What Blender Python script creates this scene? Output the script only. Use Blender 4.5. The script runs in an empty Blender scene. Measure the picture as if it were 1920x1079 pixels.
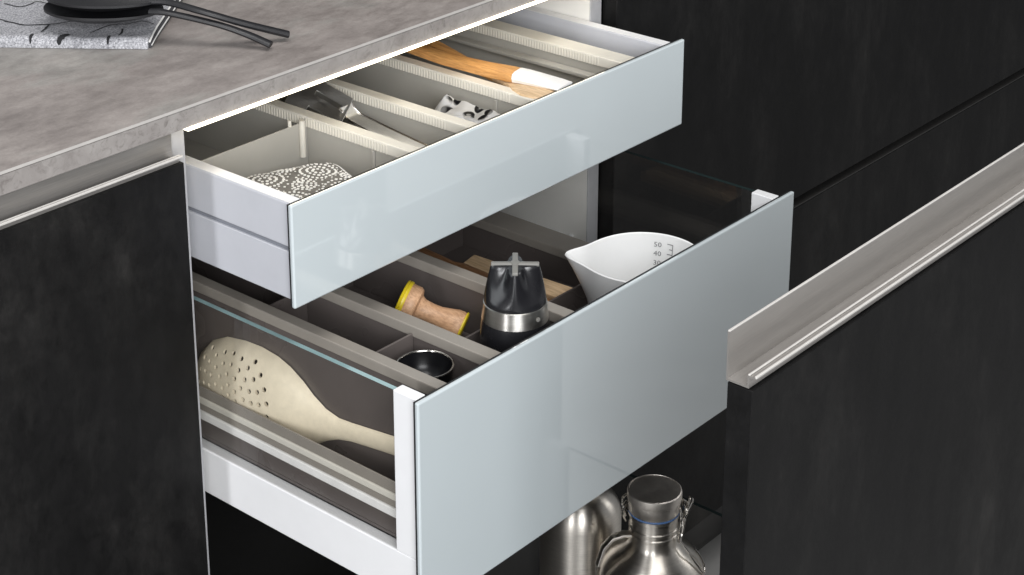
import bpy, bmesh, math, random
from mathutils import Vector, Matrix, noise
random.seed(7)
scene = bpy.context.scene
COL = scene.collection
R = math.radians

# ------------------------------------------------------------------ camera
cam_d = bpy.data.cameras.new('camera')
cam = bpy.data.objects.new('camera', cam_d)
COL.objects.link(cam)
cam.location = (-0.9429228, -1.1617336, 1.4546039)
cam.rotation_euler = (1.2434838, 0.0054373, -0.8497331)
cam_d.sensor_width = 36.0
cam_d.lens = 3496.95 / 1920 * 36.0
cam_d.shift_x = 72.217 / 1920
cam_d.shift_y = -472.90 / 1920
cam_d.clip_start = 0.05
cam_d.clip_end = 60
scene.camera = cam

# ------------------------------------------------------------------ light
world = bpy.data.worlds.new('World')
scene.world = world
world.use_nodes = True
world.node_tree.nodes['Background'].inputs[0].default_value = (0.93, 0.96, 1.0, 1)
world.node_tree.nodes['Background'].inputs[1].default_value = 0.25


def area(name, loc, target, sx, sy, power, color=(1, 1, 1)):
    d = bpy.data.lights.new(name, 'AREA')
    d.shape = 'RECTANGLE'
    d.size, d.size_y, d.energy, d.color = sx, sy, power, color
    o = bpy.data.objects.new(name, d)
    o.location = loc
    o.rotation_euler = (Vector(target) - Vector(loc)).to_track_quat('-Z', 'Y').to_euler()
    COL.objects.link(o)
    return o


area('key_softbox', (-1.45, -2.25, 1.75), (0.25, -0.2, 0.65), 1.5, 1.5, 86, (0.97, 0.985, 1.0))
area('side_softbox', (-2.7, -0.72, 1.35), (0.1, -0.1, 0.65), 0.45, 1.2, 27, (0.97, 0.98, 1.0))
area('bottle_fill', (2.0, -1.05, 1.35), (0.45, -0.2, 0.35), 0.3, 0.8, 3, (1.0, 0.99, 0.97))  # fill lamp added off frame for highlights on the bottles' right sides
area('top_softbox', (-0.1, -0.75, 2.9), (0.25, -0.2, 0.7), 1.6, 1.0, 36, (1.0, 0.985, 0.965))
area('back_softbox', (0.2, 2.6, 2.6), (0.2, 0.1, 0.9), 1.6, 0.8, 12, (1.0, 0.97, 0.95))

scene.view_settings.view_transform = 'Standard'
scene.view_settings.look = 'None'
scene.view_settings.exposure = 0.0
scene.view_settings.gamma = 1.0
scene.cycles.use_denoising = True
scene.cycles.max_bounces = 10
scene.cycles.transparent_max_bounces = 24
scene.cycles.caustics_reflective = False
scene.cycles.caustics_refractive = False
scene.cycles.sample_clamp_indirect = 6.0


# ------------------------------------------------------------------ materials
class NT:
    def __init__(self, name):
        self.m = bpy.data.materials.new(name)
        self.m.use_nodes = True
        self.t = self.m.node_tree
        self.n = self.t.nodes
        self.b = self.n['Principled BSDF']
        self.out = self.n['Material Output']

    def add(self, typ, **kw):
        n = self.n.new(typ)
        for k, v in kw.items():
            if hasattr(n, k):
                setattr(n, k, v)
            else:
                n.inputs[k].default_value = v
        return n

    def link(self, a, b):
        self.t.links.new(a, b)

    def coords(self, scale=(1, 1, 1), rot=(0, 0, 0)):
        tc = self.add('ShaderNodeTexCoord')
        mp = self.add('ShaderNodeMapping')
        mp.inputs['Scale'].default_value = scale
        mp.inputs['Rotation'].default_value = rot
        self.link(tc.outputs['Object'], mp.inputs['Vector'])
        return mp.outputs['Vector']

    def noise(self, vec, scale, detail=5, rough=0.6, dist=0.0):
        n = self.add('ShaderNodeTexNoise')
        n.inputs['Scale'].default_value = scale
        n.inputs['Detail'].default_value = detail
        n.inputs['Roughness'].default_value = rough
        n.inputs['Distortion'].default_value = dist
        self.link(vec, n.inputs['Vector'])
        return n.outputs['Fac']

    def ramp(self, fac, stops, interp='LINEAR'):
        r = self.add('ShaderNodeValToRGB')
        r.color_ramp.interpolation = interp
        el = r.color_ramp.elements
        while len(el) > 1:
            el.remove(el[-1])
        el[0].position = stops[0][0]
        el[0].color = (*stops[0][1], 1)
        for p, c in stops[1:]:
            e = el.new(p)
            e.color = (*c, 1)
        self.link(fac, r.inputs['Fac'])
        return r.outputs['Color']

    def mix(self, fac, a, b, mode='MIX'):
        m = self.add('ShaderNodeMix', data_type='RGBA', blend_type=mode)
        for sock, v in ((m.inputs[0], fac), (m.inputs[6], a), (m.inputs[7], b)):
            if hasattr(v, 'is_output'):
                self.link(v, sock)
            elif isinstance(v, (int, float)):
                sock.default_value = v
            else:
                sock.default_value = (*v, 1)
        return m.outputs[2]

    def bump(self, height, strength, dist=0.001):
        b = self.add('ShaderNodeBump')
        b.inputs['Strength'].default_value = strength
        b.inputs['Distance'].default_value = dist
        self.link(height, b.inputs['Height'])
        self.link(b.outputs['Normal'], self.b.inputs['Normal'])

    def set(self, **kw):
        for k, v in kw.items():
            s = self.b.inputs[k]
            if hasattr(v, 'is_output'):
                self.link(v, s)
            elif isinstance(v, tuple):
                s.default_value = (*v, 1) if len(v) == 3 else v
            else:
                s.default_value = v
        return self


def plain(name, col, rough=0.5, metal=0.0, var=0.06, nscale=60, bump=0.0, **kw):
    """a plain coloured surface with a little uneven tone and gloss"""
    t = NT(name)
    v = t.coords()
    f = t.noise(v, nscale, 4)
    lo = tuple(c * (1 - var) for c in col)
    hi = tuple(min(1, c * (1 + var)) for c in col)
    t.set(**{'Base Color': t.ramp(f, [(0.3, lo), (0.7, hi)]), 'Metallic': metal})
    rr = t.ramp(t.noise(v, nscale * 0.4, 3), [(0.3, (max(0.02, rough - 0.04),) * 3), (0.7, (rough + 0.04,) * 3)])
    t.set(Roughness=rr)
    if bump:
        t.bump(t.noise(v, nscale * 4, 3), bump, 0.0004)
    for k, val in kw.items():
        t.set(**{k.replace('_', ' '): val})
    return t.m


def make_worktop():
    t = NT('taupe_concrete')
    v = t.coords()
    big = t.noise(t.coords((1, 1.6, 1), (0, 0, R(25))), 4.5, 7, 0.66, 0.2)
    c = t.ramp(big, [(0.28, (0.188, 0.168, 0.157)), (0.43, (0.246, 0.220, 0.209)), (0.52, (0.282, 0.254, 0.241)), (0.60, (0.268, 0.256, 0.242)), (0.74, (0.375, 0.350, 0.330))])
    mid = t.noise(t.coords((1.0, 1.9, 1.0), (0, 0, R(-40))), 24, 9, 0.74, 0.12)
    c = t.mix(0.85, c, t.ramp(mid, [(0.35, (0.70, 0.68, 0.67)), (0.52, (0.98, 0.97, 0.96)), (0.68, (1.22, 1.22, 1.21))]), 'MULTIPLY')
    fine = t.noise(v, 320, 6, 0.8)
    c = t.mix(0.6, c, t.ramp(fine, [(0.3, (0.78, 0.77, 0.76)), (0.7, (1.2, 1.2, 1.2))]), 'MULTIPLY')
    t.set(**{'Base Color': c, 'Roughness': t.ramp(mid, [(0.3, (0.38,) * 3), (0.7, (0.56,) * 3)])})
    t.bump(fine, 0.12, 0.0005)
    return t.m


def make_edge():
    t = NT('concrete_edge_band')
    v = t.coords()
    c = t.ramp(t.noise(v, 26, 6, 0.65, 0.4), [(0.3, (0.22, 0.20, 0.19)), (0.7, (0.33, 0.31, 0.295))])
    sp = t.noise(v, 95, 5, 0.7, 1.6)
    zone = t.noise(v, 9, 3, 0.6)
    m1 = t.ramp(sp, [(0.50, (1, 1, 1)), (0.66, (0.52, 0.50, 0.49))])
    c = t.mix(t.ramp(zone, [(0.35, (0.1,) * 3), (0.65, (0.9,) * 3)]), c, t.mix(1.0, c, m1, 'MULTIPLY'))
    t.set(**{'Base Color': c, 'Roughness': 0.5})
    return t.m


def make_black():
    t = NT('black_concrete_front')
    a = t.noise(t.coords((1, 1, 0.5)), 8, 9, 0.72, 0.15)
    b = t.noise(t.coords((1, 1, 0.7)), 48, 8, 0.78, 0.1)
    e = t.noise(t.coords((1, 1, 0.12)), 26, 4, 0.6, 0.0)
    c = t.ramp(a, [(0.32, (0.0044, 0.0044, 0.0046)), (0.50, (0.0064, 0.0063, 0.0064)), (0.60, (0.0108, 0.0105, 0.0103)), (0.70, (0.0200, 0.0192, 0.0186))])
    c = t.mix(0.8, c, t.ramp(b, [(0.3, (0.55, 0.55, 0.55)), (0.5, (1.0, 1.0, 1.0)), (0.64, (1.35, 1.33, 1.32)), (0.74, (2.3, 2.25, 2.2))]), 'MULTIPLY')
    c = t.mix(0.5, c, t.ramp(e, [(0.35, (0.75, 0.75, 0.75)), (0.68, (1.4, 1.38, 1.36))]), 'MULTIPLY')
    t.set(**{'Base Color': c, 'Specular IOR Level': 0.17})
    t.set(Roughness=t.ramp(b, [(0.3, (0.40,) * 3), (0.7, (0.58,) * 3)]))
    g = t.noise(t.coords(), 420, 3, 0.8)
    t.bump(t.mix(0.5, b, g), 0.22, 0.0006)
    return t.m


def make_brushed(name, col, rough, axis_scale, aniso=0.5, depth=0.05, turn=0.0):
    t = NT(name)
    s = t.noise(t.coords(axis_scale), 60, 5, 0.7)
    lo = tuple(c * 0.86 for c in col)
    hi = tuple(min(1, c * 1.08) for c in col)
    t.set(**{'Base Color': t.ramp(s, [(0.3, lo), (0.7, hi)]), 'Metallic': 1.0, 'Anisotropic': aniso, 'Anisotropic Rotation': turn})
    t.set(Roughness=t.ramp(s, [(0.3, (rough - 0.05,) * 3), (0.7, (rough + 0.06,) * 3)]))
    if depth:
        t.bump(s, depth, 0.0003)
    return t.m


def make_thin_glass(name, tint, gloss_rough=0.0):
    t = NT(name)
    t.n.remove(t.b)
    tr = t.add('ShaderNodeBsdfTransparent')
    tr.inputs['Color'].default_value = (*tint, 1)
    gl = t.add('ShaderNodeBsdfGlossy')
    gl.inputs['Roughness'].default_value = gloss_rough
    lw = t.add('ShaderNodeLayerWeight')
    lw.inputs['Blend'].default_value = 0.5
    pw = t.add('ShaderNodeMath', operation='POWER')
    pw.inputs[1].default_value = 4.0
    t.link(lw.outputs['Facing'], pw.inputs[0])
    ad = t.add('ShaderNodeMath', operation='MULTIPLY_ADD')
    ad.inputs[1].default_value = 0.75
    ad.inputs[2].default_value = 0.035
    t.link(pw.outputs[0], ad.inputs[0])
    mx = t.add('ShaderNodeMixShader')
    t.link(ad.outputs[0], mx.inputs[0])
    t.link(tr.outputs[0], mx.inputs[1])
    t.link(gl.outputs[0], mx.inputs[2])
    t.link(mx.outputs[0], t.out.inputs['Surface'])
    return t.m


def make_wood(name, lo, hi, axis=(60, 6, 60), rough=0.5):
    t = NT(name)
    v = t.coords(axis)
    g = t.noise(v, 2.2, 6, 0.65, 1.2)
    f = t.noise(v, 9, 4, 0.6)
    c = t.ramp(g, [(0.3, lo), (0.7, hi)])
    c = t.mix(0.7, c, t.ramp(f, [(0.35, (0.66, 0.60, 0.55)), (0.6, (1.10, 1.08, 1.06))]), 'MULTIPLY')
    t.set(**{'Base Color': c, 'Roughness': rough})
    t.bump(f, 0.1, 0.0004)
    return t.m


def make_towel():
    t = NT('grey_melange_cloth')
    v = t.coords()
    f = t.noise(v, 620, 3, 0.8)
    g = t.noise(t.coords((1, 3, 1)), 90, 4, 0.7)
    c = t.ramp(f, [(0.32, (0.13, 0.13, 0.14)), (0.5, (0.34, 0.34, 0.36)), (0.68, (0.62, 0.62, 0.64))])
    c = t.mix(0.6, c, t.ramp(g, [(0.3, (0.65, 0.65, 0.66)), (0.7, (1.25, 1.25, 1.26))]), 'MULTIPLY')
    t.set(**{'Base Color': c, 'Roughness': 0.95, 'Specular IOR Level': 0.1})
    t.bump(f, 0.7, 0.001)
    return t.m


def make_spotted():
    t = NT('black_white_spotted_cloth')
    v = t.coords()
    vo = t.add('ShaderNodeTexVoronoi')
    vo.inputs['Scale'].default_value = 68
    vo.inputs['Randomness'].default_value = 0.8
    t.link(v, vo.inputs['Vector'])
    ring = t.ramp(vo.outputs['Distance'], [(0.0, (0.62, 0.60, 0.57)), (0.20, (0.62, 0.60, 0.57)), (0.24, (0.012, 0.012, 0.014)), (0.43, (0.012, 0.012, 0.014)), (0.47, (0.76, 0.75, 0.73)), (0.9, (0.78, 0.77, 0.76))])
    z = t.ramp(t.noise(v, 24, 2), [(0.50, (0, 0, 0)), (0.56, (1, 1, 1))])
    t.set(**{'Base Color': t.mix(z, ring, (0.80, 0.80, 0.81)), 'Roughness': 0.3})
    return t.m


def make_led():
    t = NT('led_light')
    t.set(**{'Base Color': (0.9, 0.9, 0.85), 'Emission Color': (1.0, 0.88, 0.64), 'Emission Strength': 6.0})
    return t.m


M = dict(
    worktop=make_worktop(), edge=make_edge(), black=make_black(),
    edge_highlight=plain('painted_edge_highlight', (0.50, 0.48, 0.455), 0.38),  # highlight along the grip edges, put into a paler colour
    steel=make_brushed('brushed_steel_profile', (0.48, 0.455, 0.43), 0.34, (0.4, 30, 30)),
    bottle=make_brushed('brushed_bottle_steel', (0.76, 0.715, 0.65), 0.37, (1, 1, 14), 0.85, 0.02, 0.25),
    wire=make_brushed('wire_steel', (0.60, 0.57, 0.53), 0.20, (1, 1, 1), 0.0, 0),
    utensil=make_brushed('utensil_steel', (0.78, 0.78, 0.77), 0.50, (20, 2, 20), 0.3, 0.02),
    silver=plain('silver_lacquered_metal', (0.60, 0.61, 0.655), 0.42, 0.15, 0.02, 40),
    groove=plain('grey_groove_strip', (0.22, 0.23, 0.26), 0.45),
    white=plain('white_lacquered_metal', (0.80, 0.80, 0.81), 0.40, 0.0, 0.015, 40),
    carcass=plain('white_carcass_board', (0.80, 0.785, 0.75), 0.5, 0, 0.02, 30),
    cedge=plain('grey_carcass_edge', (0.42, 0.42, 0.435), 0.45),
    lacquer=plain('pale_blue_lacquered_glass', (0.552, 0.606, 0.625), 0.16, 0, 0.012, 9, 0, Coat_Weight=1.0, Coat_Roughness=0.022, Coat_IOR=1.75),
    seal=plain('black_seal', (0.012, 0.012, 0.013), 0.5),
    glass=make_thin_glass('clear_side_glass', (0.992, 0.992, 0.988)),
    glassedge=plain('cyan_glass_edge', (0.25, 0.37, 0.38), 0.12, 0, 0.15, 30, 0, Coat_Weight=1.0),
    glassdark=plain('dark_glass_edge', (0.012, 0.022, 0.022), 0.2),
    rim=plain('cream_plastic_rim', (0.66, 0.63, 0.56), 0.45, 0, 0.03, 50),
    tray=plain('grey_translucent_tray', (0.40, 0.385, 0.35), 0.38, 0, 0.05, 20),
    tray2=plain('smoke_grey_tray', (0.108, 0.092, 0.086), 0.28, 0, 0.08, 20),
    rim2=plain('taupe_plastic_rim', (0.27, 0.245, 0.215), 0.42, 0, 0.04, 50),
    liner=plain('dark_drawer_liner', (0.035, 0.034, 0.033), 0.55),
    wood1=make_wood('honey_wood', (0.50, 0.235, 0.070), (0.66, 0.36, 0.13)),
    wood2=make_wood('pale_beech', (0.55, 0.385, 0.22), (0.68, 0.51, 0.33)),
    wood3=make_wood('brown_cherry_wood', (0.22, 0.110, 0.052), (0.33, 0.175, 0.085)),
    wood4=make_wood('beech_stamp_wood', (0.46, 0.265, 0.145), (0.58, 0.36, 0.215)),
    silicone=plain('white_silicone', (0.82, 0.81, 0.79), 0.5),
    yellow=plain('yellow_silicone', (0.62, 0.47, 0.015), 0.4, 0, 0.1),
    cream=plain('cream_skimmer_plastic', (0.74, 0.655, 0.50), 0.46, 0, 0.05, 160, 0.06),
    blackplast=plain('black_plastic', (0.014, 0.014, 0.016), 0.45, 0, 0.1, 60),
    blacksatin=plain('satin_black_mill', (0.012, 0.012, 0.014), 0.26, 0, 0.1, 60, 0, Specular_IOR_Level=0.7),
    millsteel=make_brushed('mill_steel', (0.70, 0.68, 0.64), 0.33, (1, 1, 30), 0.85, 0.02, 0.25),
    greycap=plain('grey_metal_cross', (0.20, 0.195, 0.18), 0.45),
    porcelain=plain('white_jug_plastic', (0.87, 0.87, 0.865), 0.30, 0, 0.01, 30),
    print=plain('grey_print', (0.20, 0.20, 0.21), 0.6),
    printblack=plain('black_cloth_print', (0.012, 0.012, 0.014), 0.9),
    towel=make_towel(), spotted=make_spotted(),
    hem=plain('dark_towel_hem', (0.05, 0.05, 0.055), 0.9),
    lace=plain('white_beads', (0.80, 0.79, 0.76), 0.35, 0, 0.02),
    laceback=plain('grey_mat_cloth', (0.150, 0.142, 0.128), 0.85, 0, 0.2, 200),
    blue=plain('blue_rubber_seal', (0.10, 0.20, 0.42), 0.45),
    paletop=plain('pale_top_edge', (0.34, 0.325, 0.31), 0.42),
    cupblack=plain('black_cup_lacquer', (0.005, 0.005, 0.006), 0.30, 0, 0.1, 60, 0, Specular_IOR_Level=0.35),
    pull=plain('dark_pull_rail', (0.022, 0.021, 0.020), 0.5),
    lidsteel=make_brushed('satin_lid_steel', (0.82, 0.77, 0.71), 0.42, (1, 1, 1), 0.3, 0.02),
    floor=plain('grey_floor', (0.33, 0.325, 0.32), 0.5, 0, 0.12, 12),
    plinth=plain('grey_plinth', (0.03, 0.03, 0.031), 0.4),
    led=make_led(),
)


M['steel'].node_tree.nodes['Principled BSDF'].inputs['Metallic'].default_value = 0.72


# ------------------------------------------------------------------ mesh helpers
def box(bm, lo, hi, bev=0.0, mi=0, seg=1):
    vs = [bm.verts.new((x, y, z)) for x in (lo[0], hi[0]) for y in (lo[1], hi[1]) for z in (lo[2], hi[2])]
    idx = ((0, 1, 3, 2), (4, 6, 7, 5), (0, 4, 5, 1), (2, 3, 7, 6), (0, 2, 6, 4), (1, 5, 7, 3))
    fs = [bm.faces.new([vs[i] for i in f]) for f in idx]
    for f in fs:
        f.material_index = mi
    if bev:
        es = list({e for f in fs for e in f.edges})
        r = bmesh.ops.bevel(bm, geom=es, offset=bev, segments=seg, affect='EDGES', profile=0.5)
        for f in r['faces']:
            f.material_index = mi
    return fs


def xprism(bm, prof, x0, x1, mi=0):
    """closed (y, z) outline pulled along x"""
    a = [bm.verts.new((x0, y, z)) for y, z in prof]
    b = [bm.verts.new((x1, y, z)) for y, z in prof]
    n = len(prof)
    fs = [bm.faces.new(a), bm.faces.new(b[::-1])]
    for i in range(n):
        fs.append(bm.faces.new((a[i], b[i], b[(i + 1) % n], a[(i + 1) % n])))
    for f in fs:
        f.material_index = mi
    bmesh.ops.recalc_face_normals(bm, faces=fs)


def lathe(bm, prof, origin, axis=(0, 0, 1), n=48, mi=0, mod=None):
    """(r, h) profile turned about an axis; mod(r, h, angle) may change the radius"""
    q = Vector((0, 0, 1)).rotation_difference(Vector(axis).normalized()).to_matrix()
    o = Vector(origin)
    rows = []
    for r, h in prof:
        if r < 1e-6:
            rows.append([bm.verts.new(o + q @ Vector((0, 0, h)))])
        else:
            row = []
            for k in range(n):
                a = 2 * math.pi * k / n
                rr = mod(r, h, a) if mod else r
                row.append(bm.verts.new(o + q @ Vector((rr * math.cos(a), rr * math.sin(a), h))))
            rows.append(row)
    fs = []
    for p, c in zip(rows, rows[1:]):
        for k in range(n):
            k2 = (k + 1) % n
            if len(p) == 1 and len(c) == 1:
                break
            if len(p) == 1:
                fs.append(bm.faces.new((p[0], c[k2], c[k])))
            elif len(c) == 1:
                fs.append(bm.faces.new((p[k], p[k2], c[0])))
            else:
                fs.append(bm.faces.new((p[k], p[k2], c[k2], c[k])))
    for f in fs:
        f.material_index = mi
        f.smooth = True
    return fs


def tube(bm, pts, rad, n=8, mi=0, flat=None):
    """tube along points; rad is a number or a list; flat=(normal, factor) squashes it"""
    pts = [Vector(p) for p in pts]
    m = len(pts)
    rads = rad if isinstance(rad, (list, tuple)) else [rad] * m
    up = Vector((0, 0, 1))
    rows = []
    for i, p in enumerate(pts):
        d = (pts[min(i + 1, m - 1)] - pts[max(i - 1, 0)]).normalized()
        s = d.cross(up)
        if s.length < 1e-3:
            s = d.cross(Vector((1, 0, 0)))
        s.normalize()
        u = s.cross(d).normalized()
        fy = flat if flat else 1.0
        rows.append([bm.verts.new(p + s * math.cos(2 * math.pi * k / n) * rads[i] + u * math.sin(2 * math.pi * k / n) * rads[i] * fy) for k in range(n)])
    fs = [bm.faces.new(rows[0][::-1]), bm.faces.new(rows[-1])]
    for a, b in zip(rows, rows[1:]):
        for k in range(n):
            fs.append(bm.faces.new((a[k], a[(k + 1) % n], b[(k + 1) % n], b[k])))
    for f in fs:
        f.material_index = mi
        f.smooth = True


def smooth_path(pts, n=8):
    """Catmull-Rom through the points"""
    P = [Vector(p) for p in pts]
    P = [P[0] * 2 - P[1]] + P + [P[-1] * 2 - P[-2]]
    out = []
    for i in range(1, len(P) - 2):
        for k in range(n):
            t = k / n
            a, b, c, d = P[i - 1:i + 3]
            out.append(0.5 * ((2 * b) + (c - a) * t + (2 * a - 5 * b + 4 * c - d) * t * t + (3 * b - a - 3 * c + d) * t ** 3))
    out.append(P[-2])
    return out


def interp(xs, ys, x):
    if x <= xs[0]:
        return ys[0]
    for a, b, ya, yb in zip(xs, xs[1:], ys, ys[1:]):
        if x <= b:
            return ya + (yb - ya) * (x - a) / (b - a)
    return ys[-1]


def obj(name, bm, mats, parent=None, smooth=None):
    me = bpy.data.meshes.new(name)
    if smooth is not None:
        for f in bm.faces:
            f.smooth = smooth
    bm.normal_update()
    anysmooth = any(f.smooth for f in bm.faces)
    bm.to_mesh(me)
    bm.free()
    if anysmooth:
        me.set_sharp_from_angle(angle=R(36))
    for m in (mats if isinstance(mats, (list, tuple)) else [mats]):
        me.materials.append(m)
    o = bpy.data.objects.new(name, me)
    COL.objects.link(o)
    if parent is not None:
        o.parent = parent
        root, off = parent, Vector((0, 0, 0))
        while root is not None:
            off += root.location
            root = root.parent
        o.location = -off
    return o


def thing(name, label, cat, loc, group=None):
    o = bpy.data.objects.new(name, None)
    o.empty_display_size = 0.02
    o.location = loc
    COL.objects.link(o)
    o['label'], o['category'] = label, cat
    if group:
        o['group'] = group
    return o


def tag(o, label, cat, group=None):
    o['label'], o['category'] = label, cat
    if group:
        o['group'] = group
    return o


def structure(o):
    o['kind'] = 'structure'
    return o


def B(name, lo, hi, mat, parent, bev=0.0006, seg=2):
    bm = bmesh.new()
    box(bm, lo, hi, bev, 0, seg)
    return obj(name, bm, mat, parent)


# ------------------------------------------------------------------ setting
bm = bmesh.new()
box(bm, (-4, -4, -0.05), (5, 4, 0.0))
structure(obj('floor', bm, M['floor']))

ZT, ZB = 0.900, 0.8817          # worktop top and underside
top = thing('worktop', 'taupe concrete-look worktop with a light strip under its front edge', 'worktop', (0, 0.28, ZB))
bm = bmesh.new()
box(bm, (-1.2, -0.0205, ZB), (0.5805, 0.62, ZT))
obj('slab', bm, M['worktop'], top)
bm = bmesh.new()
box(bm, (-1.2, -0.0220, ZB), (0.5805, -0.0208, ZT - 0.0022))
obj('edge_band', bm, M['edge'], top)
bm = bmesh.new()
xprism(bm, [(-0.0221, ZT - 0.0016), (-0.0206, ZT + 0.0003), (-0.0203, ZT + 0.0003), (-0.0207, ZT - 0.0016)], -1.2, 0.5805)
obj('pale_top_edge', bm, M['paletop'], top)  # paler strip along the top front edge of the worktop
led = B('led_strip', (-0.0135, -0.0234, ZB - 0.0031), (0.5600, -0.0150, ZB - 0.0003), M['led'], top, 0.0008)


def grip_profile(parent, x0, x1, yb, zlow, ztop, drop, d=0.0155, lip=0.0172):
    """steel grip: upright flange at the back, ledge, two raised lips at the front"""
    b = bmesh.new()
    y = yb
    f = -1
    pr = [(y, ztop), (y, zlow), (y - d, zlow - drop), (y - d, zlow + 0.0075 - drop), (y - d - 0.006, zlow + 0.0085 - drop),
          (y - d - 0.006, zlow + 0.0070 - drop), (y - d - 0.0013, zlow + 0.0062 - drop), (y - d - 0.0013, zlow - 0.0015 - drop), (y + 0.0012, zlow - 0.0015), (y + 0.0014, ztop)]
    xprism(b, pr[::-1], x0, x1)
    g = obj('grip_profile', b, M['steel'], parent)
    b = bmesh.new()
    z = zlow + 0.0075 - drop
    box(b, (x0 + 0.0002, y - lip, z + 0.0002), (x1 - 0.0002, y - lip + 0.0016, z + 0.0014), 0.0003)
    obj('lip', b, M['edge_highlight'], g)  # lip coloured paler than the steel as a painted highlight
    b = bmesh.new()
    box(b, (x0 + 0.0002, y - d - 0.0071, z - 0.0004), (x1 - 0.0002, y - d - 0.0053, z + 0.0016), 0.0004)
    obj('lip', b, M['edge_highlight'], g)
    b = bmesh.new()
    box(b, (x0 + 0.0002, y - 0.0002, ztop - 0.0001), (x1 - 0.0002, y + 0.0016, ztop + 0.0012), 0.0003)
    obj('top_edge', b, M['edge_highlight'], g)
    return g


# neighbour cabinet to the left, closed
cab = thing('base_cabinet', 'closed base cabinet with a plain black concrete-look front left of the open drawers', 'cabinet', (-0.6, 0.28, 0.1))
B('front_panel', (-1.2, -0.0215, 0.105), (-0.0185, -0.0015, 0.8520), M['black'], cab)
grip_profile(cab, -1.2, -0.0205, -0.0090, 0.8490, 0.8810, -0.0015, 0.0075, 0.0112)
B('side_panel', (-1.2, 0.001, 0.1), (-1.184, 0.60, 0.880), M['cedge'], cab)

# the open cabinet
oc = thing('drawer_cabinet', 'white-lined base cabinet standing open with three drawers pulled out', 'cabinet', (0.28, 0.28, 0.1))
for x0, x1 in ((-0.0180, -0.0005), (0.5615, 0.5805)):
    b = bmesh.new()
    for f in box(b, (x0, 0.0, 0.10), (x1, 0.56, 0.8810)):
        f.material_index = 0
    s = obj('side_panel', b, M['carcass'], oc)
    b = bmesh.new()
    box(b, (x0, -0.0016, 0.10), (x1, -0.0002, 0.8810), 0.0003)
    obj('edge_band', b, M['cedge'], s)
B('back_panel', (0.0, 0.545, 0.10), (0.561, 0.558, 0.88), M['liner'], oc, 0)
B('bottom_panel', (0.0, 0.0, 0.10), (0.561, 0.544, 0.118), M['liner'], oc, 0)
for z in (0.5675,):
    b = bmesh.new()
    tube(b, [(0.5580, 0.50, z), (0.5580, 0.021, z)], 0.0018, 8)
    box(b, (0.5562, 0.0165, z - 0.0028), (0.5605, 0.0215, z + 0.0032), 0.0006)
    obj('drawer_runner', b, M['white'], oc)
B('plinth', (-0.018, 0.03, 0.0), (0.58, 0.045, 0.099), M['plinth'], oc)

# tall unit on the right
tall = thing('tall_cabinet', 'tall black concrete-look cabinet rising to the right of the open drawers', 'cabinet', (1.2, 0.28, 0.1))
B('side_panel', (0.5985, 0.001, 0.1), (0.615, 0.60, 2.3), M['black'], tall, 0.0005)
B('door', (0.5835, -0.0205, 0.4880), (1.9, -0.0005, 2.3), M['black'], tall, 0.0012)
B('door', (0.5835, -0.0205, 0.1020), (1.9, -0.0005, 0.4735), M['black'], tall, 0.0012)
B('pull_rail', (0.5840, -0.0200, 0.4742), (1.9, -0.0010, 0.4760), M['pull'], tall, 0.0004)
B('gap_strip', (0.60, -0.0004, 0.1), (1.9, 0.0008, 2.3), M['seal'], tall, 0)
B('plinth', (0.5985, 0.030, 0.0), (1.9, 0.045, 0.099), M['plinth'], tall)
b = bmesh.new()
tube(b, [(0.5895, -0.0206, 0.8500), (0.5895, -0.0222, 0.8500)], 0.0025, 10)
obj('hinge_cap', b, M['wire'], tall)

# ------------------------------------------------------------------ top drawer
XL, XR = 0.0150, 0.5750         # glass fronts
SL, SR = 0.0200, 0.5595         # outer faces of the metal sides


def glass_front(parent, y, z0, z1, gap=True):
    b = bmesh.new()
    box(b, (XL, y, z0), (XR, y + 0.0045, z1), 0.0014, 0, 2)
    p = obj('glass_front', b, M['lacquer'], parent)
    b = bmesh.new()
    box(b, (XL + 0.0012, y + 0.0046, z0 + 0.001), (XR - 0.0012, y + 0.0066, z1 - 0.0008))
    obj('front_seal', b, M['seal'], p)
    return p


d1 = thing('shallow_drawer', 'shallow top drawer with a pale blue-grey glass front and silver metal sides', 'drawer', (0.29, 0.15, 0.736))
glass_front(d1, -0.1150, 0.7329, 0.8275)
YB = 0.47
for side in (0, 1):
    s = SL if side == 0 else SR
    k = 1 if side == 0 else -1
    b = bmesh.new()

    def bx(xa, xb, y0, y1, z0, z1, bev=0.0007):
        box(b, (min(s + k * xa, s + k * xb), y0, z0), (max(s + k * xa, s + k * xb), y1, z1), bev, 0, 2)
    bx(0.0, 0.0125, -0.1083, YB, 0.7855, 0.8262, 0.0012)
    bx(0.0, 0.0125, -0.1083, YB, 0.7370, 0.7812, 0.0007)
    p = obj('side_wall', b, M['silver'], d1)
    b = bmesh.new()
    bx(0.0022, 0.0115, -0.1080, YB - 0.001, 0.7806, 0.7862, 0)
    obj('groove_strip', b, M['groove'], p)
    b = bmesh.new()
    bx(0.0004, 0.0120, -0.1078, YB - 0.002, 0.8263, 0.8268, 0)
    obj('cover_strip', b, M['white'], p)
B('drawer_base', (SL + 0.0130, -0.1080, 0.7400), (SR - 0.0130, YB, 0.7500), M['liner'], d1, 0)
B('drawer_back', (SL + 0.0130, YB - 0.014, 0.7502), (SR - 0.0130, YB - 0.001, 0.815), M['silver'], d1)

# cutlery insert in the top drawer
ins = thing('cutlery_insert', 'cream and grey plastic cutlery insert filling the shallow top drawer', 'drawer insert', (0.29, 0.1, 0.7502))
IZ0, IZ1 = 0.7506, 0.8228
YF = -0.1060
YI = 0.42
B('insert_floor', (0.0345, YF, IZ0), (0.5455, YI, 0.7530), M['tray'], ins, 0)


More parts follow.
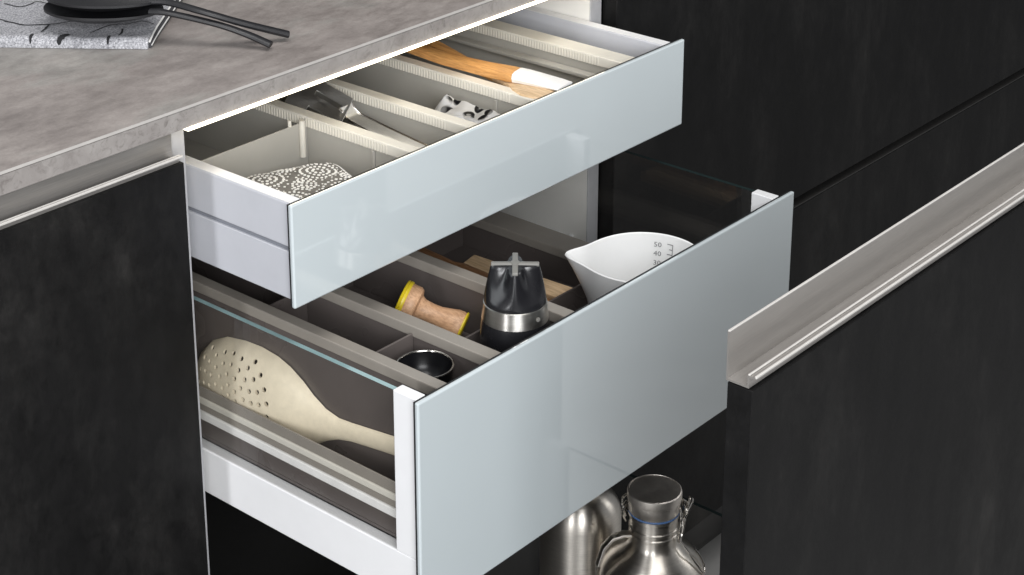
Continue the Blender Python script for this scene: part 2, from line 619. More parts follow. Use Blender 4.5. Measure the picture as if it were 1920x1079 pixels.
def divider(x0, x1, ztop, zfloor, y0, y1, rimm, wallm, ins, ribs=True, ribx=None):
    """a rim cap on two thin walls, with a row of fine ribs down the cap's flanks"""
    b = bmesh.new()
    box(b, (x0, y0, ztop - 0.0105), (x1, y1, ztop), 0.0009, 0, 2)
    d = obj('divider', b, rimm, ins)
    b = bmesh.new()
    box(b, (x0 + 0.0016, y0, zfloor), (x0 + 0.0034, y1, ztop - 0.0106))
    box(b, (x1 - 0.0034, y0, zfloor), (x1 - 0.0016, y1, ztop - 0.0106))
    obj('divider_wall', b, wallm, d)
    if ribs:
        b = bmesh.new()
        y = y0 + 0.034
        while y < min(y1, 0.13):
            box(b, (x0 - 0.0007, y, ztop - 0.0100), (x0 + 0.0006, y + 0.0013, ztop - 0.0016))
            y += 0.0036
        o = obj('rib_row', b, rimm, d)
        o['kind'] = 'stuff'
    return d


for x0, x1 in ((0.1735, 0.1868), (0.2518, 0.2650), (0.3445, 0.3575)):
    divider(x0, x1, IZ1, 0.7532, YF, YI, M['rim'], M['tray'], ins)
dv = divider(0.4845, 0.5075, IZ1, 0.7532, YF, YI, M['rim'], M['tray'], ins, True)
b = bmesh.new()
box(b, (0.4745, YF, 0.7990), (0.4855, YI, 0.8035), 0.0012, 0, 2)
obj('ledge', b, M['tray'], dv)
b = bmesh.new()
box(b, (0.0345, YF, 0.7532), (0.0362, YI, 0.8180), 0.0005)
obj('outer_wall', b, M['tray'], ins)
# cross wall with its clip in the first compartment
b = bmesh.new()
box(b, (0.0365, 0.0330, 0.7532), (0.1750, 0.0352, 0.8180), 0.0006)
cw = obj('cross_wall', b, M['tray'], ins)
b = bmesh.new()
tube(b, [(0.1665, 0.0310, 0.7850), (0.1665, 0.0310, 0.8215)], 0.0030, 12)
tube(b, [(0.1545, 0.0350, 0.8150), (0.1545, 0.0350, 0.8240)], 0.0018, 8)
obj('clip', b, M['rim'], cw)
for x0, x1 in ((0.0365, 0.1735), (0.1868, 0.2518), (0.2650, 0.3445), (0.3575, 0.4845)):
    b = bmesh.new()
    box(b, (x0 + 0.001, YF, 0.7532), (x1 - 0.001, YF + 0.0018, 0.8120), 0.0005)
    obj('end_wall', b, M['tray'], ins)
    b = bmesh.new()
    box(b, (x0 + 0.001, YI - 0.002, 0.7532), (x1 - 0.001, YI, 0.8120), 0.0005)
    obj('end_wall', b, M['tray'], ins)
for x in (0.1752, 0.3462):
    b = bmesh.new()
    box(b, (x - 0.0022, -0.0560, 0.7534), (x - 0.0002, -0.0520, 0.8115), 0.0006)
    obj('wall_seam', b, M['tray'], ins)

# ------------------------------------------------------------------ deep drawer
Z2T = 0.6954
d2 = thing('deep_drawer', 'deep middle drawer with a tall pale blue-grey glass front and clear glass sides', 'drawer', (0.29, 0.1, 0.495))
glass_front(d2, -0.2553, 0.4936, Z2T)
YF2 = -0.2480


def glass_side(parent, s, k, y0, y1, z0, z1, edge):
    b = bmesh.new()
    fs = box(b, (min(s + k * 0.0018, s + k * 0.0066), y0, z0), (max(s + k * 0.0018, s + k * 0.0066), y1, z1))
    b.normal_update()
    for f in fs:
        if abs(f.normal.x) < 0.5 and f.normal.z > -0.5:
            f.material_index = 1
    return obj('glass_side', b, [M['glass'], edge], parent)


for side in (0, 1):
    s = SL if side == 0 else 0.5575
    k = 1 if side == 0 else -1

    def sb(name, xa, xb, y0, y1, z0, z1, mat, bev=0.0007):
        b = bmesh.new()
        box(b, (min(s + k * xa, s + k * xb), y0, z0), (max(s + k * xa, s + k * xb), y1, z1), bev, 0, 2)
        return obj(name, b, mat, d2)
    sb('side_rail', 0, 0.0125, YF2, YB, 0.4965, 0.5425, M['white'], 0.0010)
    sb('corner_post', 0, 0.0115, YF2, -0.2225, 0.5428, 0.6948, M['white'], 0.0009)
    glass_side(d2, s, k, -0.2224, YB, 0.5427, 0.6935, M['glassedge'] if side == 0 else M['glassdark'])
B('drawer_base', (SL + 0.0130, YF2, 0.4980), (0.5440, YB, 0.5080), M['liner'], d2, 0)
B('drawer_back', (SL + 0.0130, YB - 0.014, 0.5082), (0.5440, YB - 0.001, 0.690), M['liner'], d2)

in2 = thing('deep_insert', 'smoke-grey divided insert with taupe rims filling the deep middle drawer', 'drawer insert', (0.25, 0.1, 0.5082))
YF3 = -0.2470
YI2 = 0.42
for x0, x1, zt in ((0.0575, 0.0700, 0.6850), (0.1240, 0.1390, 0.6850), (0.2260, 0.2400, 0.6850)):
    divider(x0, x1, zt, 0.5086, YF3, YI2, M['rim2'], M['tray2'], in2, False)
divider(0.4730, 0.5060, 0.6000, 0.5086, YF3, YI2, M['rim2'], M['tray2'], in2, False)
for x0, x1, y, zt in ((0.0700, 0.1240, -0.1470, 0.6780), (0.0700, 0.1240, -0.0120, 0.6780), (0.1390, 0.2260, -0.1680, 0.6620), (0.2400, 0.4730, -0.1130, 0.6080), (0.1390, 0.2260, 0.03, 0.6700), (0.24, 0.4730, 0.105, 0.608)):
    b = bmesh.new()
    box(b, (x0 - 0.0010, y, 0.5086), (x1 + 0.0010, y + 0.0022, zt), 0.0006)
    obj('cross_wall', b, M['tray2'], in2)
B('insert_floor', (0.0705, YF3, 0.5086), (0.4725, YI2, 0.5110), M['tray2'], in2, 0)
b = bmesh.new()
box(b, (0.1395, YF3, 0.6270), (0.2255, 0.0290, 0.6290))
obj('raised_floor', b, M['tray2'], in2)
b = bmesh.new()
box(b, (0.2405, -0.1105, 0.5600), (0.4725, 0.1040, 0.5620))
obj('raised_floor', b, M['tray2'], in2)

# low outer tray behind the left glass, where the skimmer lies
tr = thing('narrow_tray', 'low narrow brown plastic tray behind the left clear glass side', 'tray', (0.045, 0.1, 0.5082))
B('front_ledge', (0.0306, YF3, 0.5876), (0.0322, YI2, 0.5985), M['rim2'], tr, 0.0004)
B('lip', (0.0296, YF3, 0.5806), (0.0330, YI2, 0.5874), M['rim'], tr, 0.0012)
B('tray_wall', (0.0304, YF3, 0.5738), (0.0326, YI2, 0.5804), M['rim2'], tr, 0.0004)
B('rim', (0.0286, YF3, 0.5650), (0.0330, YI2, 0.5736), M['silicone'], tr, 0.0012)
B('skirt', (0.0306, YF3, 0.5484), (0.0326, YI2, 0.5648), M['tray2'], tr, 0)
B('tray_floor', (0.0302, YF3, 0.5455), (0.0570, YI2, 0.5482), M['tray2'], tr, 0)
B('foot', (0.0340, YF3, 0.5086), (0.0560, YI2, 0.5453), M['liner'], tr, 0)

# ------------------------------------------------------------------ pull-out with the black front
YP = -0.5550
d3 = thing('pull_out_drawer', 'bottom pull-out behind a tall black concrete-look front with a steel grip', 'drawer', (0.29, -0.2, 0.1))
B('front_panel', (0.0000, YP - 0.0200, 0.1050), (0.5780, YP, 0.8320), M['black'], d3, 0.0006)
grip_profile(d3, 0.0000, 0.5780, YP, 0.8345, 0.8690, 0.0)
for side in (0, 1):
    s = SL if side == 0 else 0.5580
    k = 1 if side == 0 else -1
    for nm, xa, xb, y0, y1, z0, z1 in (('side_rail', 0, 0.0125, YP + 0.0005, 0.0, 0.105, 0.150), ('corner_post', 0, 0.0115, YP + 0.0005, YP + 0.028, 0.1503, 0.3030)):
        b = bmesh.new()
        box(b, (min(s + k * xa, s + k * xb), y0, z0), (max(s + k * xa, s + k * xb), y1, z1), 0.0008, 0, 2)
        obj(nm, b, M['white'], d3)
    glass_side(d3, s, k, YP + 0.0281, 0.0, 0.1502, 0.3020, M['glassdark'])
B('drawer_base', (SL + 0.0130, YP + 0.001, 0.107), (0.5450, 0.0, 0.1180), M['liner'], d3, 0)
B('drawer_back', (SL + 0.0130, -0.013, 0.1182), (0.5450, -0.001, 0.302), M['liner'], d3)

# ------------------------------------------------------------------ things in the top drawer
# beaded lace mat
mat_o = thing('beaded_mat', 'folded grey mat patterned with rings of white beads in the left compartment', 'place mat', (0.1, -0.03, 0.7532))
ca, sa = math.cos(R(-21)), math.sin(R(-21))


def ml(u, v, z):
    return (0.1035 + u * ca - v * sa, -0.0360 + u * sa + v * ca, z)


HM = 0.053


def mat_top(u, v):
    e = max(0.0, 1 - (abs(u) / HM) ** 6) * max(0.0, 1 - (abs(v) / HM) ** 6)
    return 0.7534 + 0.0310 + 0.0110 * e ** 0.5 + 0.0022 * noise.noise(Vector((u * 45, v * 45, 4.2)))


b = bmesh.new()
NM = 26
for k, (zl, zh) in enumerate(((0.7534, 0.7660), (0.7665, 0.7800), (0.7805, None))):
    top_v, bot_v = {}, {}
    for i in range(NM + 1):
        for j in range(NM + 1):
            u, v = (-1 + 2 * i / NM) * HM, (-1 + 2 * j / NM) * HM
            wob = 0.0012 * noise.noise(Vector((u * 60, v * 60, k * 3.0)))
            zt = mat_top(u, v) if zh is None else zh + wob * 0.6
            top_v[i, j] = b.verts.new(ml(u + (wob if abs(v) > HM * 0.9 else 0), v + wob, zt))
            if i in (0, NM) or j in (0, NM):
                bot_v[i, j] = b.verts.new(ml(u * 0.985, v * 0.985, zl))
    for i in range(NM):
        for j in range(NM):
            b.faces.new((top_v[i, j], top_v[i + 1, j], top_v[i + 1, j + 1], top_v[i, j + 1]))
    rim_ = [(i, 0) for i in range(NM)] + [(NM, j) for j in range(NM)] + [(i, NM) for i in range(NM, 0, -1)] + [(0, j) for j in range(NM, 0, -1)]
    for p, q in zip(rim_, rim_[1:] + rim_[:1]):
        b.faces.new((top_v[p], bot_v[p], bot_v[q], top_v[q]))
obj('cloth', b, M['laceback'], mat_o, True)
b = bmesh.new()


def bead(u, v, r):
    if abs(u) > HM * 0.975 or abs(v) > HM * 0.975:
        return
    bmesh.ops.create_icosphere(b, subdivisions=1, radius=r, matrix=Matrix.Translation(ml(u, v, mat_top(u, v) + r * 0.12)) @ Matrix.Diagonal((1.0, 1.0, 0.45, 1.0)))


rings = [(-0.026, 0.028, 0.0170), (0.024, 0.024, 0.0165), (0.028, -0.022, 0.0175), (-0.022, -0.024, 0.0160), (0.001, 0.001, 0.0105), (-0.046, 0.002, 0.0100), (0.000, 0.046, 0.0095), (0.047, 0.002, 0.0095), (0.002, -0.046, 0.0100)]
taken = []
for cu, cv, rr in rings:
    for fr, rb in ((1.0, 0.00155), (0.62, 0.0017), (0.30, 0.0016)):
        n = max(3, int(2 * math.pi * rr * fr / 0.0041))
        for k in range(n):
            a = 2 * math.pi * k / n + fr
            bead(cu + rr * fr * math.cos(a), cv + rr * fr * math.sin(a), rb * random.uniform(0.9, 1.15))
    taken.append((cu, cv, rr + 0.0022))
for k in range(650):
    u, v = random.uniform(-0.050, 0.050), random.uniform(-0.050, 0.050)
    if all(math.hypot(u - a, v - c) > r for a, c, r in taken):
        bead(u, v, random.uniform(0.0008, 0.0014))
        taken.append((u, v, 0.0034))
for k in range(40):                       # beads along the visible folded edges
    t = -0.048 + 0.096 * k / 39
    bead(t, 0.0500, 0.0011)
    bead(0.0500, t, 0.0011)
o = obj('bead_pattern', b, M['lace'], mat_o, True)
o['kind'] = 'stuff'

# slotted turner
tn = thing('slotted_turner', 'steel slotted turner lying in the second compartment of the top drawer', 'turner', (0.22, 0.03, 0.7532))
b = bmesh.new()
# head: a tilted plate with two slots, built as a grid of strips
HO = Vector((0.2400, 0.0370, 0.8190))       # right corner at the neck side
ex = Vector((-0.0420, -0.0180, -0.0165))      # across the head
ey = Vector((0.0100, 0.0800, 0.0080))        # towards the tip


def hp(u, v, dz=0.0):
    # slight dish across the blade
    q = HO + ex * u + ey * v
    return q + Vector((0, 0, dz + 0.0015 * (2 * u - 1) ** 2))


us = [0.0, 0.12, 0.26, 0.40, 0.60, 0.74, 0.88, 1.0]
vs_ = [0.0, 0.12, 0.28, 0.45, 0.62, 0.80, 1.0]
holes = {(2, 1), (2, 2), (2, 3), (5, 1), (5, 2), (5, 3)}
cache = {}


def hv(i, j, lay):
    key = (i, j, lay)
    if key not in cache:
        cache[key] = b.verts.new(hp(us[i], vs_[j], -0.0014 * lay))
    return cache[key]


cells = {(i, j) for i in range(len(us) - 1) for j in range(len(vs_) - 1)} - holes
for i, j in cells:
    b.faces.new((hv(i, j, 0), hv(i + 1, j, 0), hv(i + 1, j + 1, 0), hv(i, j + 1, 0)))
    b.faces.new((hv(i, j, 1), hv(i, j + 1, 1), hv(i + 1, j + 1, 1), hv(i + 1, j, 1)))
    for di, dj, e in ((-1, 0, ((i, j), (i, j + 1))), (1, 0, ((i + 1, j + 1), (i + 1, j))), (0, -1, ((i + 1, j), (i, j))), (0, 1, ((i, j + 1), (i + 1, j + 1)))):
        if (i + di, j + dj) not in cells:
            p, q = e
            b.faces.new((hv(*p, 0), hv(*q, 0), hv(*q, 1), hv(*p, 1)))
bmesh.ops.recalc_face_normals(b, faces=b.faces[:])
obj('blade', b, M['utensil'], tn)
# neck bend and long handle
b = bmesh.new()
path = smooth_path([(0.2290, 0.0360, 0.8160), (0.2310, 0.0330, 0.8100), (0.2330, 0.0280, 0.8050), (0.2330, 0.0150, 0.8030), (0.2310, -0.0200, 0.7995), (0.2285, -0.0950, 0.7930)], 6)
n = len(path)
L, Rr = [], []
for i, p in enumerate(path):
    w = interp([0, 0.12, 0.3, 1], [0.0090, 0.0080, 0.0085, 0.0115], i / (n - 1))
    L.append((p - Vector((w, 0, -0.0006)), p - Vector((w, 0, 0.0012))))
    Rr.append((p + Vector((w, 0, 0.0006)), p + Vector((w, 0, -0.0012))))
va = [[b.verts.new(q) for q in (L[i][0], Rr[i][0], Rr[i][1], L[i][1])] for i in range(n)]
for p, q in zip(va, va[1:]):
    for k in range(4):
        b.faces.new((p[k], p[(k + 1) % 4], q[(k + 1) % 4], q[k]))
b.faces.new(va[0][::-1])
b.faces.new(va[-1])
bmesh.ops.recalc_face_normals(b, faces=b.faces[:])
obj('handle', b, M['utensil'], tn)
b = bmesh.new()
tube(b, [(p + Vector((interp([0, 0.12, 0.3, 1], [0.0090, 0.0080, 0.0085, 0.0115], i / (n - 1)), 0, 0.0008))) for i, p in enumerate(path)], 0.0011, 8)
tube(b, [(p - Vector((interp([0, 0.12, 0.3, 1], [0.0090, 0.0080, 0.0085, 0.0115], i / (n - 1)), 0, -0.0008))) for i, p in enumerate(path)], 0.0011, 8)
obj('handle_edge', b, M['wire'], tn)

# spotted cloth
b = bmesh.new()
NX, NY = 26, 40
grid = []
for j in range(NY):
    row = []
    for i in range(NX):
        u, v = i / (NX - 1), j / (NY - 1)
        x = 0.2690 + 0.0720 * u
        y = -0.1020 + 0.1180 * v
        w = min(1, 5.0 * min(u, 1 - u, v, 1 - v) + 0.04)
        h = 0.050 + 0.011 * noise.noise(Vector((x * 38, y * 30, 3.1))) + 0.006 * noise.noise(Vector((x * 90, y * 70, 1.7)))
        row.append(b.verts.new((x, y, 0.7535 + max(0.001, h * w ** 0.6))))
    grid.append(row)
for j in range(NY - 1):
    for i in range(NX - 1):
        b.faces.new((grid[j][i], grid[j][i + 1], grid[j + 1][i + 1], grid[j + 1][i]))
r = bmesh.ops.solidify(b, geom=b.faces[:], thickness=0.0012)
sc = obj('spotted_cloth', b, M['spotted'], None, True)
tag(sc, 'crumpled white cloth with black rings and spots in the third compartment', 'cloth')


def flat_loft(bm, stations, thick, n=10, mi=0):
    """rounded flat bar: stations are (centre, half width, half thickness scale)"""
    rows = []
    m = len(stations)
    for i, (c, w, t) in enumerate(stations):
        c = Vector(c)
        d = (Vector(stations[min(i + 1, m - 1)][0]) - Vector(stations[max(i - 1, 0)][0])).normalized()
        s = d.cross(Vector((0, 0, 1))).normalized()
        u = s.cross(d)
        row = []
        for k in range(n):
            a = 2 * math.pi * k / n
            cx, sx = math.cos(a), math.sin(a)
            cx = math.copysign(abs(cx) ** 0.55, cx)
            sx = math.copysign(abs(sx) ** 0.55, sx)
            row.append(bm.verts.new(c + s * w * cx + u * thick * t * sx))
        rows.append(row)
    fs = [bm.faces.new(rows[0][::-1]), bm.faces.new(rows[-1])]
    for p, q in zip(rows, rows[1:]):
        for k in range(n):
            fs.append(bm.faces.new((p[k], p[(k + 1) % n], q[(k + 1) % n], q[k])))
    for f in fs:
        f.smooth = True
        f.material_index = mi
    bmesh.ops.recalc_face_normals(bm, faces=fs)


# wooden spatula with a white head
sp = thing('silicone_spatula', 'honey wood spatula with a white silicone head resting on the third divider', 'spatula', (0.37, 0.0, 0.8228))
b = bmesh.new()
flat_loft(b, [((0.3740, 0.1900, 0.8290), 0.0090, 0.9), ((0.3700, 0.0900, 0.8290), 0.0080, 0.9), ((0.3650, 0.0300, 0.8290), 0.0080, 1), ((0.3690, -0.0200, 0.8290), 0.0105, 1.05), ((0.3740, -0.0500, 0.8290), 0.0120, 1.1), ((0.3755, -0.0590, 0.8290), 0.0118, 1.0)], 0.0055)
obj('handle', b, M['wood1'], sp)
b = bmesh.new()
flat_loft(b, [((0.3750, -0.0560, 0.8293), 0.0125, 1.0), ((0.3768, -0.0640, 0.8293), 0.0130, 0.9), ((0.3800, -0.0800, 0.8285), 0.0132, 0.7), ((0.3840, -0.0980, 0.8275), 0.0136, 0.45), ((0.3850, -0.1080, 0.8270), 0.0134, 0.3)], 0.0055)
obj('head', b, M['silicone'], sp)
# wooden spoon under it
ws = thing('wooden_spoon', 'pale wooden spoon lying under the white-headed spatula in the top drawer', 'spoon', (0.38, 0.0, 0.8228))
b = bmesh.new()
flat_loft(b, [((0.4300, 0.1700, 0.8280), 0.0085, 1), ((0.4020, 0.0900, 0.8250), 0.0080, 1), ((0.3860, 0.0200, 0.8210), 0.0070, 1), ((0.3760, -0.0300, 0.8200), 0.0070, 1)], 0.0038)
obj('handle', b, M['wood1'], ws)
b = bmesh.new()
flat_loft(b, [((0.3765, -0.0290, 0.8200), 0.0071, 1.0), ((0.3715, -0.0560, 0.8204), 0.0100, 1), ((0.3680, -0.0720, 0.8215), 0.0170, 1.0), ((0.3650, -0.0880, 0.8222), 0.0200, 0.9), ((0.3630, -0.1010, 0.8222), 0.0160, 0.8), ((0.3625, -0.1075, 0.8222), 0.0060, 0.6)], 0.0038)
obj('bowl', b, M['wood2'], ws)

# ------------------------------------------------------------------ things in the deep drawer
# skimmer
b = bmesh.new()
st = [  # y, centre z, half width, bulge
    (0.0680, 0.5845, 0.0040, 0.0020), (0.0655, 0.5850, 0.0180, 0.0070), (0.0585, 0.5860, 0.0320, 0.0130), (0.0460, 0.5870, 0.0440, 0.0185), (0.0250, 0.5890, 0.0530, 0.0225),
    (0.0000, 0.5910, 0.0555, 0.0245), (-0.0220, 0.5930, 0.0548, 0.0240), (-0.0430, 0.5945, 0.0512, 0.0220), (-0.0590, 0.5960, 0.0448, 0.0185), (-0.0750, 0.5970, 0.0352, 0.0140),
    (-0.0880, 0.5977, 0.0250, 0.0098), (-0.1030, 0.5990, 0.0160, 0.0066), (-0.1190, 0.6012, 0.0108, 0.0048), (-0.1350, 0.6040, 0.0094, 0.0042), (-0.1650, 0.6080, 0.0092, 0.0040), (-0.2050, 0.6130, 0.0094, 0.0040)]
YS = [s[0] for s in st][::-1]
cols = [[s[k] for s in st][::-1] for k in (1, 2, 3)]


def sk(t, a, off):
    """t: y position, a: -1..1 across, off: how far under the outer skin"""
    zc, w, h = (interp(YS, c, t) for c in cols)
    ang = a * math.pi / 2
    x = 0.0580 - (h - off) * (max(0.0, 1 - abs(a) ** 2.0)) ** 0.54
    return Vector((x, t, zc + (w - off * 0.4) * a))


ts = []
for p, q in zip(st, st[1:]):
    for k in range(3):
        ts.append(p[0] + (q[0] - p[0]) * k / 3)
ts.append(st[-1][0])
NA = 24
outer = [[b.verts.new(sk(t, -1 + 2 * i / NA, 0)) for i in range(NA + 1)] for t in ts]
inner = [[b.verts.new(sk(t, -1 + 2 * i / NA, 0.0032)) for i in range(NA + 1)] for t in ts]
for j in range(len(ts) - 1):
    for i in range(NA):
        b.faces.new((outer[j][i], outer[j][i + 1], outer[j + 1][i + 1], outer[j + 1][i]))
        b.faces.new((inner[j][i], inner[j + 1][i], inner[j + 1][i + 1], inner[j][i + 1]))
    for i, fl in ((0, 0), (NA, 1)):
        q = (outer[j][i], outer[j + 1][i], inner[j + 1][i], inner[j][i])
        b.faces.new(q if fl else q[::-1])
for j in (0, len(ts) - 1):
    for i in range(NA):
        q = (outer[j][i], outer[j][i + 1], inner[j][i + 1], inner[j][i])
        b.faces.new(q if j else q[::-1])
bmesh.ops.recalc_face_normals(b, faces=b.faces[:])
skm = obj('skimmer', b, M['cream'], None, True)
tag(skm, 'cream perforated skimmer with a tapering handle lying behind the left glass side', 'skimmer')
# drill the holes
b = bmesh.new()
for ring, (rr, cnt) in enumerate(((0.0, 1), (0.0092, 6), (0.0184, 11), (0.0276, 16), (0.0366, 20), (0.0450, 22))):
    for k in range(cnt):
        a = 2 * math.pi * k / cnt + ring * 0.37
        y, z = 0.000 + rr * math.cos(a) * 1.06, 0.601 + rr * math.sin(a)
        zc, w, h = (interp(YS, c, y) for c in cols)
        aa = max(-0.93, min(0.93, (z - zc) / w))
        if abs((z - zc) / w) > 0.90 or y > 0.060:
            continue
        p = sk(y, aa, 0)
        nrm = (sk(y + 0.001, aa, 0) - sk(y - 0.001, aa, 0)).cross(sk(y, aa + 0.01, 0) - sk(y, aa - 0.01, 0)).normalized()
        if nrm.x > 0:
            nrm = -nrm
        q = nrm.to_track_quat('Z', 'Y').to_matrix().to_4x4()
        bmesh.ops.create_cone(b, cap_ends=True, segments=10, radius1=0.0024, radius2=0.0024, depth=0.012, matrix=Matrix.Translation(p) @ q)
cut = obj('cutter', b, M['cream'])
md = skm.modifiers.new('holes', 'BOOLEAN')
md.operation, md.object, md.solver = 'DIFFERENCE', cut, 'EXACT'
dg = bpy.context.evaluated_depsgraph_get()
new = bpy.data.meshes.new_from_object(skm.evaluated_get(dg))
skm.modifiers.clear()
skm.data = new
new.set_sharp_from_angle(angle=R(38))
bpy.data.objects.remove(cut)

# pastry stamp
pst = thing('pastry_stamp', 'turned wooden pastry stamp with yellow bands at both ends', 'stamp', (0.205, -0.09, 0.62))
p0, p1 = Vector((0.1800, -0.0780, 0.6665)), Vector((0.2101, -0.1361, 0.6420))
KS = 0.65
ax = (p1 - p0).normalized()
LN = (p1 - p0).length
b = bmesh.new()
lathe(b, [(KS * 1.38 * r_, KS * h_) for r_, h_ in [(0.0, 0.0060), (0.0205, 0.0060), (0.0215, 0.0080), (0.0215, 0.0225), (0.0195, 0.0265), (0.0140, 0.0290), (0.0118, 0.0345), (0.0112, 0.0480), (0.0118, 0.0600), (0.0140, 0.0720), (0.0165, 0.0840), (0.0170, 0.0920), (0.0158, 0.0985), (0.0, 0.0990)]], p0, ax, 40)
obj('handle', b, M['wood4'], pst)
b = bmesh.new()
lathe(b, [(KS * 1.38 * r_, KS * h_) for r_, h_ in [(0.0, 0.0), (0.0195, 0.0), (0.0225, 0.0012), (0.0230, 0.0030), (0.0222, 0.0042), (0.0230, 0.0052), (0.0230, 0.0082), (0.0222, 0.0098), (0.0210, 0.0100)]], p0, ax, 40)
obj('stamp_head', b, M['yellow'], pst)
b = bmesh.new()
lathe(b, [(KS * 1.38 * r_, KS * h_) for r_, h_ in [(0.0160, 0.0955), (0.0176, 0.0962), (0.0176, 0.0980), (0.0168, 0.0992), (0.0150, 0.1000), (0.0, 0.1002)]], p0, ax, 40)
obj('end_band', b, M['yellow'], pst)

# pepper mill
mx, my = 0.1915, -0.2080
pm = thing('pepper_mill', 'black pepper mill with a steel ring and grey cross on its top', 'pepper mill', (mx, my, 0.5112))
b = bmesh.new()
lathe(b, [(0.0, 0.6205), (0.0325, 0.6205), (0.0336, 0.6220), (0.0332, 0.6440), (0.0303, 0.6845), (0.0296, 0.6887), (0.0, 0.6887)], (mx, my, 0), n=56)
obj('body', b, M['blacksatin'], pm)
b = bmesh.new()
lathe(b, [(0.0, 0.6888), (0.0297, 0.6888), (0.0299, 0.6891), (0.0283, 0.7045), (0.0278, 0.7048), (0.0, 0.7048)], (mx, my, 0), n=56)
obj('ring', b, M['millsteel'], pm)
b = bmesh.new()
A0 = R(40)


def flute(r, h, a):
    t = min(1, max(0, (h - 0.708) / 0.030))
    return r * (1 - 0.52 * t * (0.5 - 0.5 * math.cos(4 * (a - A0))) ** 0.75)


lathe(b, [(0.0, 0.7049), (0.0275, 0.7049), (0.0277, 0.7060)] + [(0.0277 - 0.0060 * ((h - 0.7060) / 0.0325) ** 1.3, h) for h in [0.7060 + 0.0325 * k / 14 for k in range(1, 15)]] + [(0.0200, 0.7396), (0.0110, 0.7400), (0.0, 0.7400)], (mx, my, 0), n=96, mod=flute)
cap = obj('cap', b, M['blacksatin'], pm)
b = bmesh.new()
for a0 in (A0, A0 + R(90)):
    c, sn = math.cos(a0), math.sin(a0)
    n0 = set(b.verts)
    box(b, (-0.0212, -0.0026, 0.7382), (0.0212, 0.0026, 0.7412), 0.0009, 0, 2)
    for v in set(b.verts) - n0:
        x, y = v.co.x, v.co.y
        v.co.x, v.co.y = mx + x * c - y * sn, my + x * sn + y * c
        if a0 > A0:
            v.co.z += 0.0003
lathe(b, [(0.0040, 0.7412), (0.0040, 0.7420), (0.0, 0.7422)], (mx, my, 0), n=20)
obj('cross', b, M['greycap'], cap)
# small round badge on the ring
b = bmesh.new()
q = Vector((-0.69, -0.72, 0)).normalized()
q = Vector((q.x * math.cos(R(38)) - q.y * math.sin(R(38)), q.x * math.sin(R(38)) + q.y * math.cos(R(38)), 0))
lathe(b, [(0.0021, 0.0), (0.0021, 0.0006), (0.0, 0.0008)], Vector((mx, my, 0.6965)) + q * 0.0290, q, 16)
obj('badge', b, M['greycap'], pm)

# measuring jug
jx, jy, jz = 0.4190, -0.1840, 0.6560
jug = thing('measuring_jug', 'white measuring jug with a pointed spout and grey scale printed inside', 'jug', (jx, jy, 0.5112))
ang_sp = math.atan2(-0.125 - jy, 0.368 - jx)


def jr(a, h):
    """radius of the jug wall at height h with the spout drawn out near the rim"""
    base = 0.0470 + (0.0590 - 0.0470) * (h - 0.5114) / (jz - 0.5114)
    d = (a - ang_sp + math.pi) % (2 * math.pi) - math.pi
    t = max(0, (h - 0.605) / (jz - 0.605))
    pull = 0.0150 * t ** 1.15 * math.exp(-abs(d / 0.235) ** 1.7) + 0.0055 * t ** 1.5 * math.exp(-(d / 0.6) ** 2)
    return base + pull


b = bmesh.new()
NJ = 96
hs = [0.5114, 0.5180, 0.54, 0.565, 0.585, 0.600, 0.612, 0.624, 0.634, 0.643, 0.650, jz]


def jv(a, h, off):
    d = (a - ang_sp + math.pi) % (2 * math.pi) - math.pi
    up = 0.0035 * math.exp(-(d / 0.35) ** 2) * max(0, (h - 0.60) / (jz - 0.60))
    r = jr(a, h) - off
    return b.verts.new((jx + r * math.cos(a), jy + r * math.sin(a), h + up))


ring_o = [[jv(2 * math.pi * k / NJ, h, 0) for k in range(NJ)] for h in hs]
ring_r = [[jv(2 * math.pi * k / NJ, jz + 0.0009, 0.0011) for k in range(NJ)]]
ring_i = [[jv(2 * math.pi * k / NJ, h, 0.0024) for k in range(NJ)] for h in hs[::-1][:-1]]
allr = ring_o + ring_r + ring_i
for p, q in zip(allr, allr[1:]):
    for k in range(NJ):
        b.faces.new((p[k], p[(k + 1) % NJ], q[(k + 1) % NJ], q[k]))
b.faces.new(ring_o[0][::-1])
b.faces.new(allr[-1])
obj('body', b, M['porcelain'], jug, True)
# scale printed on the far inner wall: ticks and figures
am = math.atan2(0.62, 0.78) - R(17)


def jpt(da, h, off=0.0029):
    a = am - da
    r = jr(a, h) - off
    return Vector((jx + r * math.cos(a), jy + r * math.sin(a), h))


b = bmesh.new()


def patch(da0, da1, h0, h1):
    k = max(1, int(abs(da1 - da0) / 0.05))
    for i in range(k):
        a0, a1 = da0 + (da1 - da0) * i / k, da0 + (da1 - da0) * (i + 1) / k
        b.faces.new([b.verts.new(jpt(x, h)) for x, h in ((a0, h0), (a1, h0), (a1, h1), (a0, h1))])


for i in range(9):
    h = 0.6040 + i * 0.0054
    patch(0.16 if i % 2 == 0 else 0.20, 0.27, h, h + 0.0008)
patch(0.262, 0.275, 0.6040, 0.6480)
obj('scale_print', b, M['print'], jug)
b = bmesh.new()
for txt, hh in (('50', 0.6430), ('40', 0.6335), ('30', 0.6235), ('20', 0.6130)):
    cu = bpy.data.curves.new('figure', 'FONT')
    cu.body, cu.size, cu.resolution_u = txt, 0.0086, 2
    to = bpy.data.objects.new('figure', cu)
    COL.objects.link(to)
    me = bpy.data.meshes.new_from_object(to.evaluated_get(bpy.context.evaluated_depsgraph_get()))
    bpy.data.objects.remove(to)
    n0 = len(b.verts)
    b.from_mesh(me)
    b.verts.ensure_lookup_table()
    for v in b.verts[n0:]:
        v.co = jpt(-0.10 + v.co.x / 0.056, hh + v.co.y * 0.85)
obj('scale_figures', b, M['print'], jug)

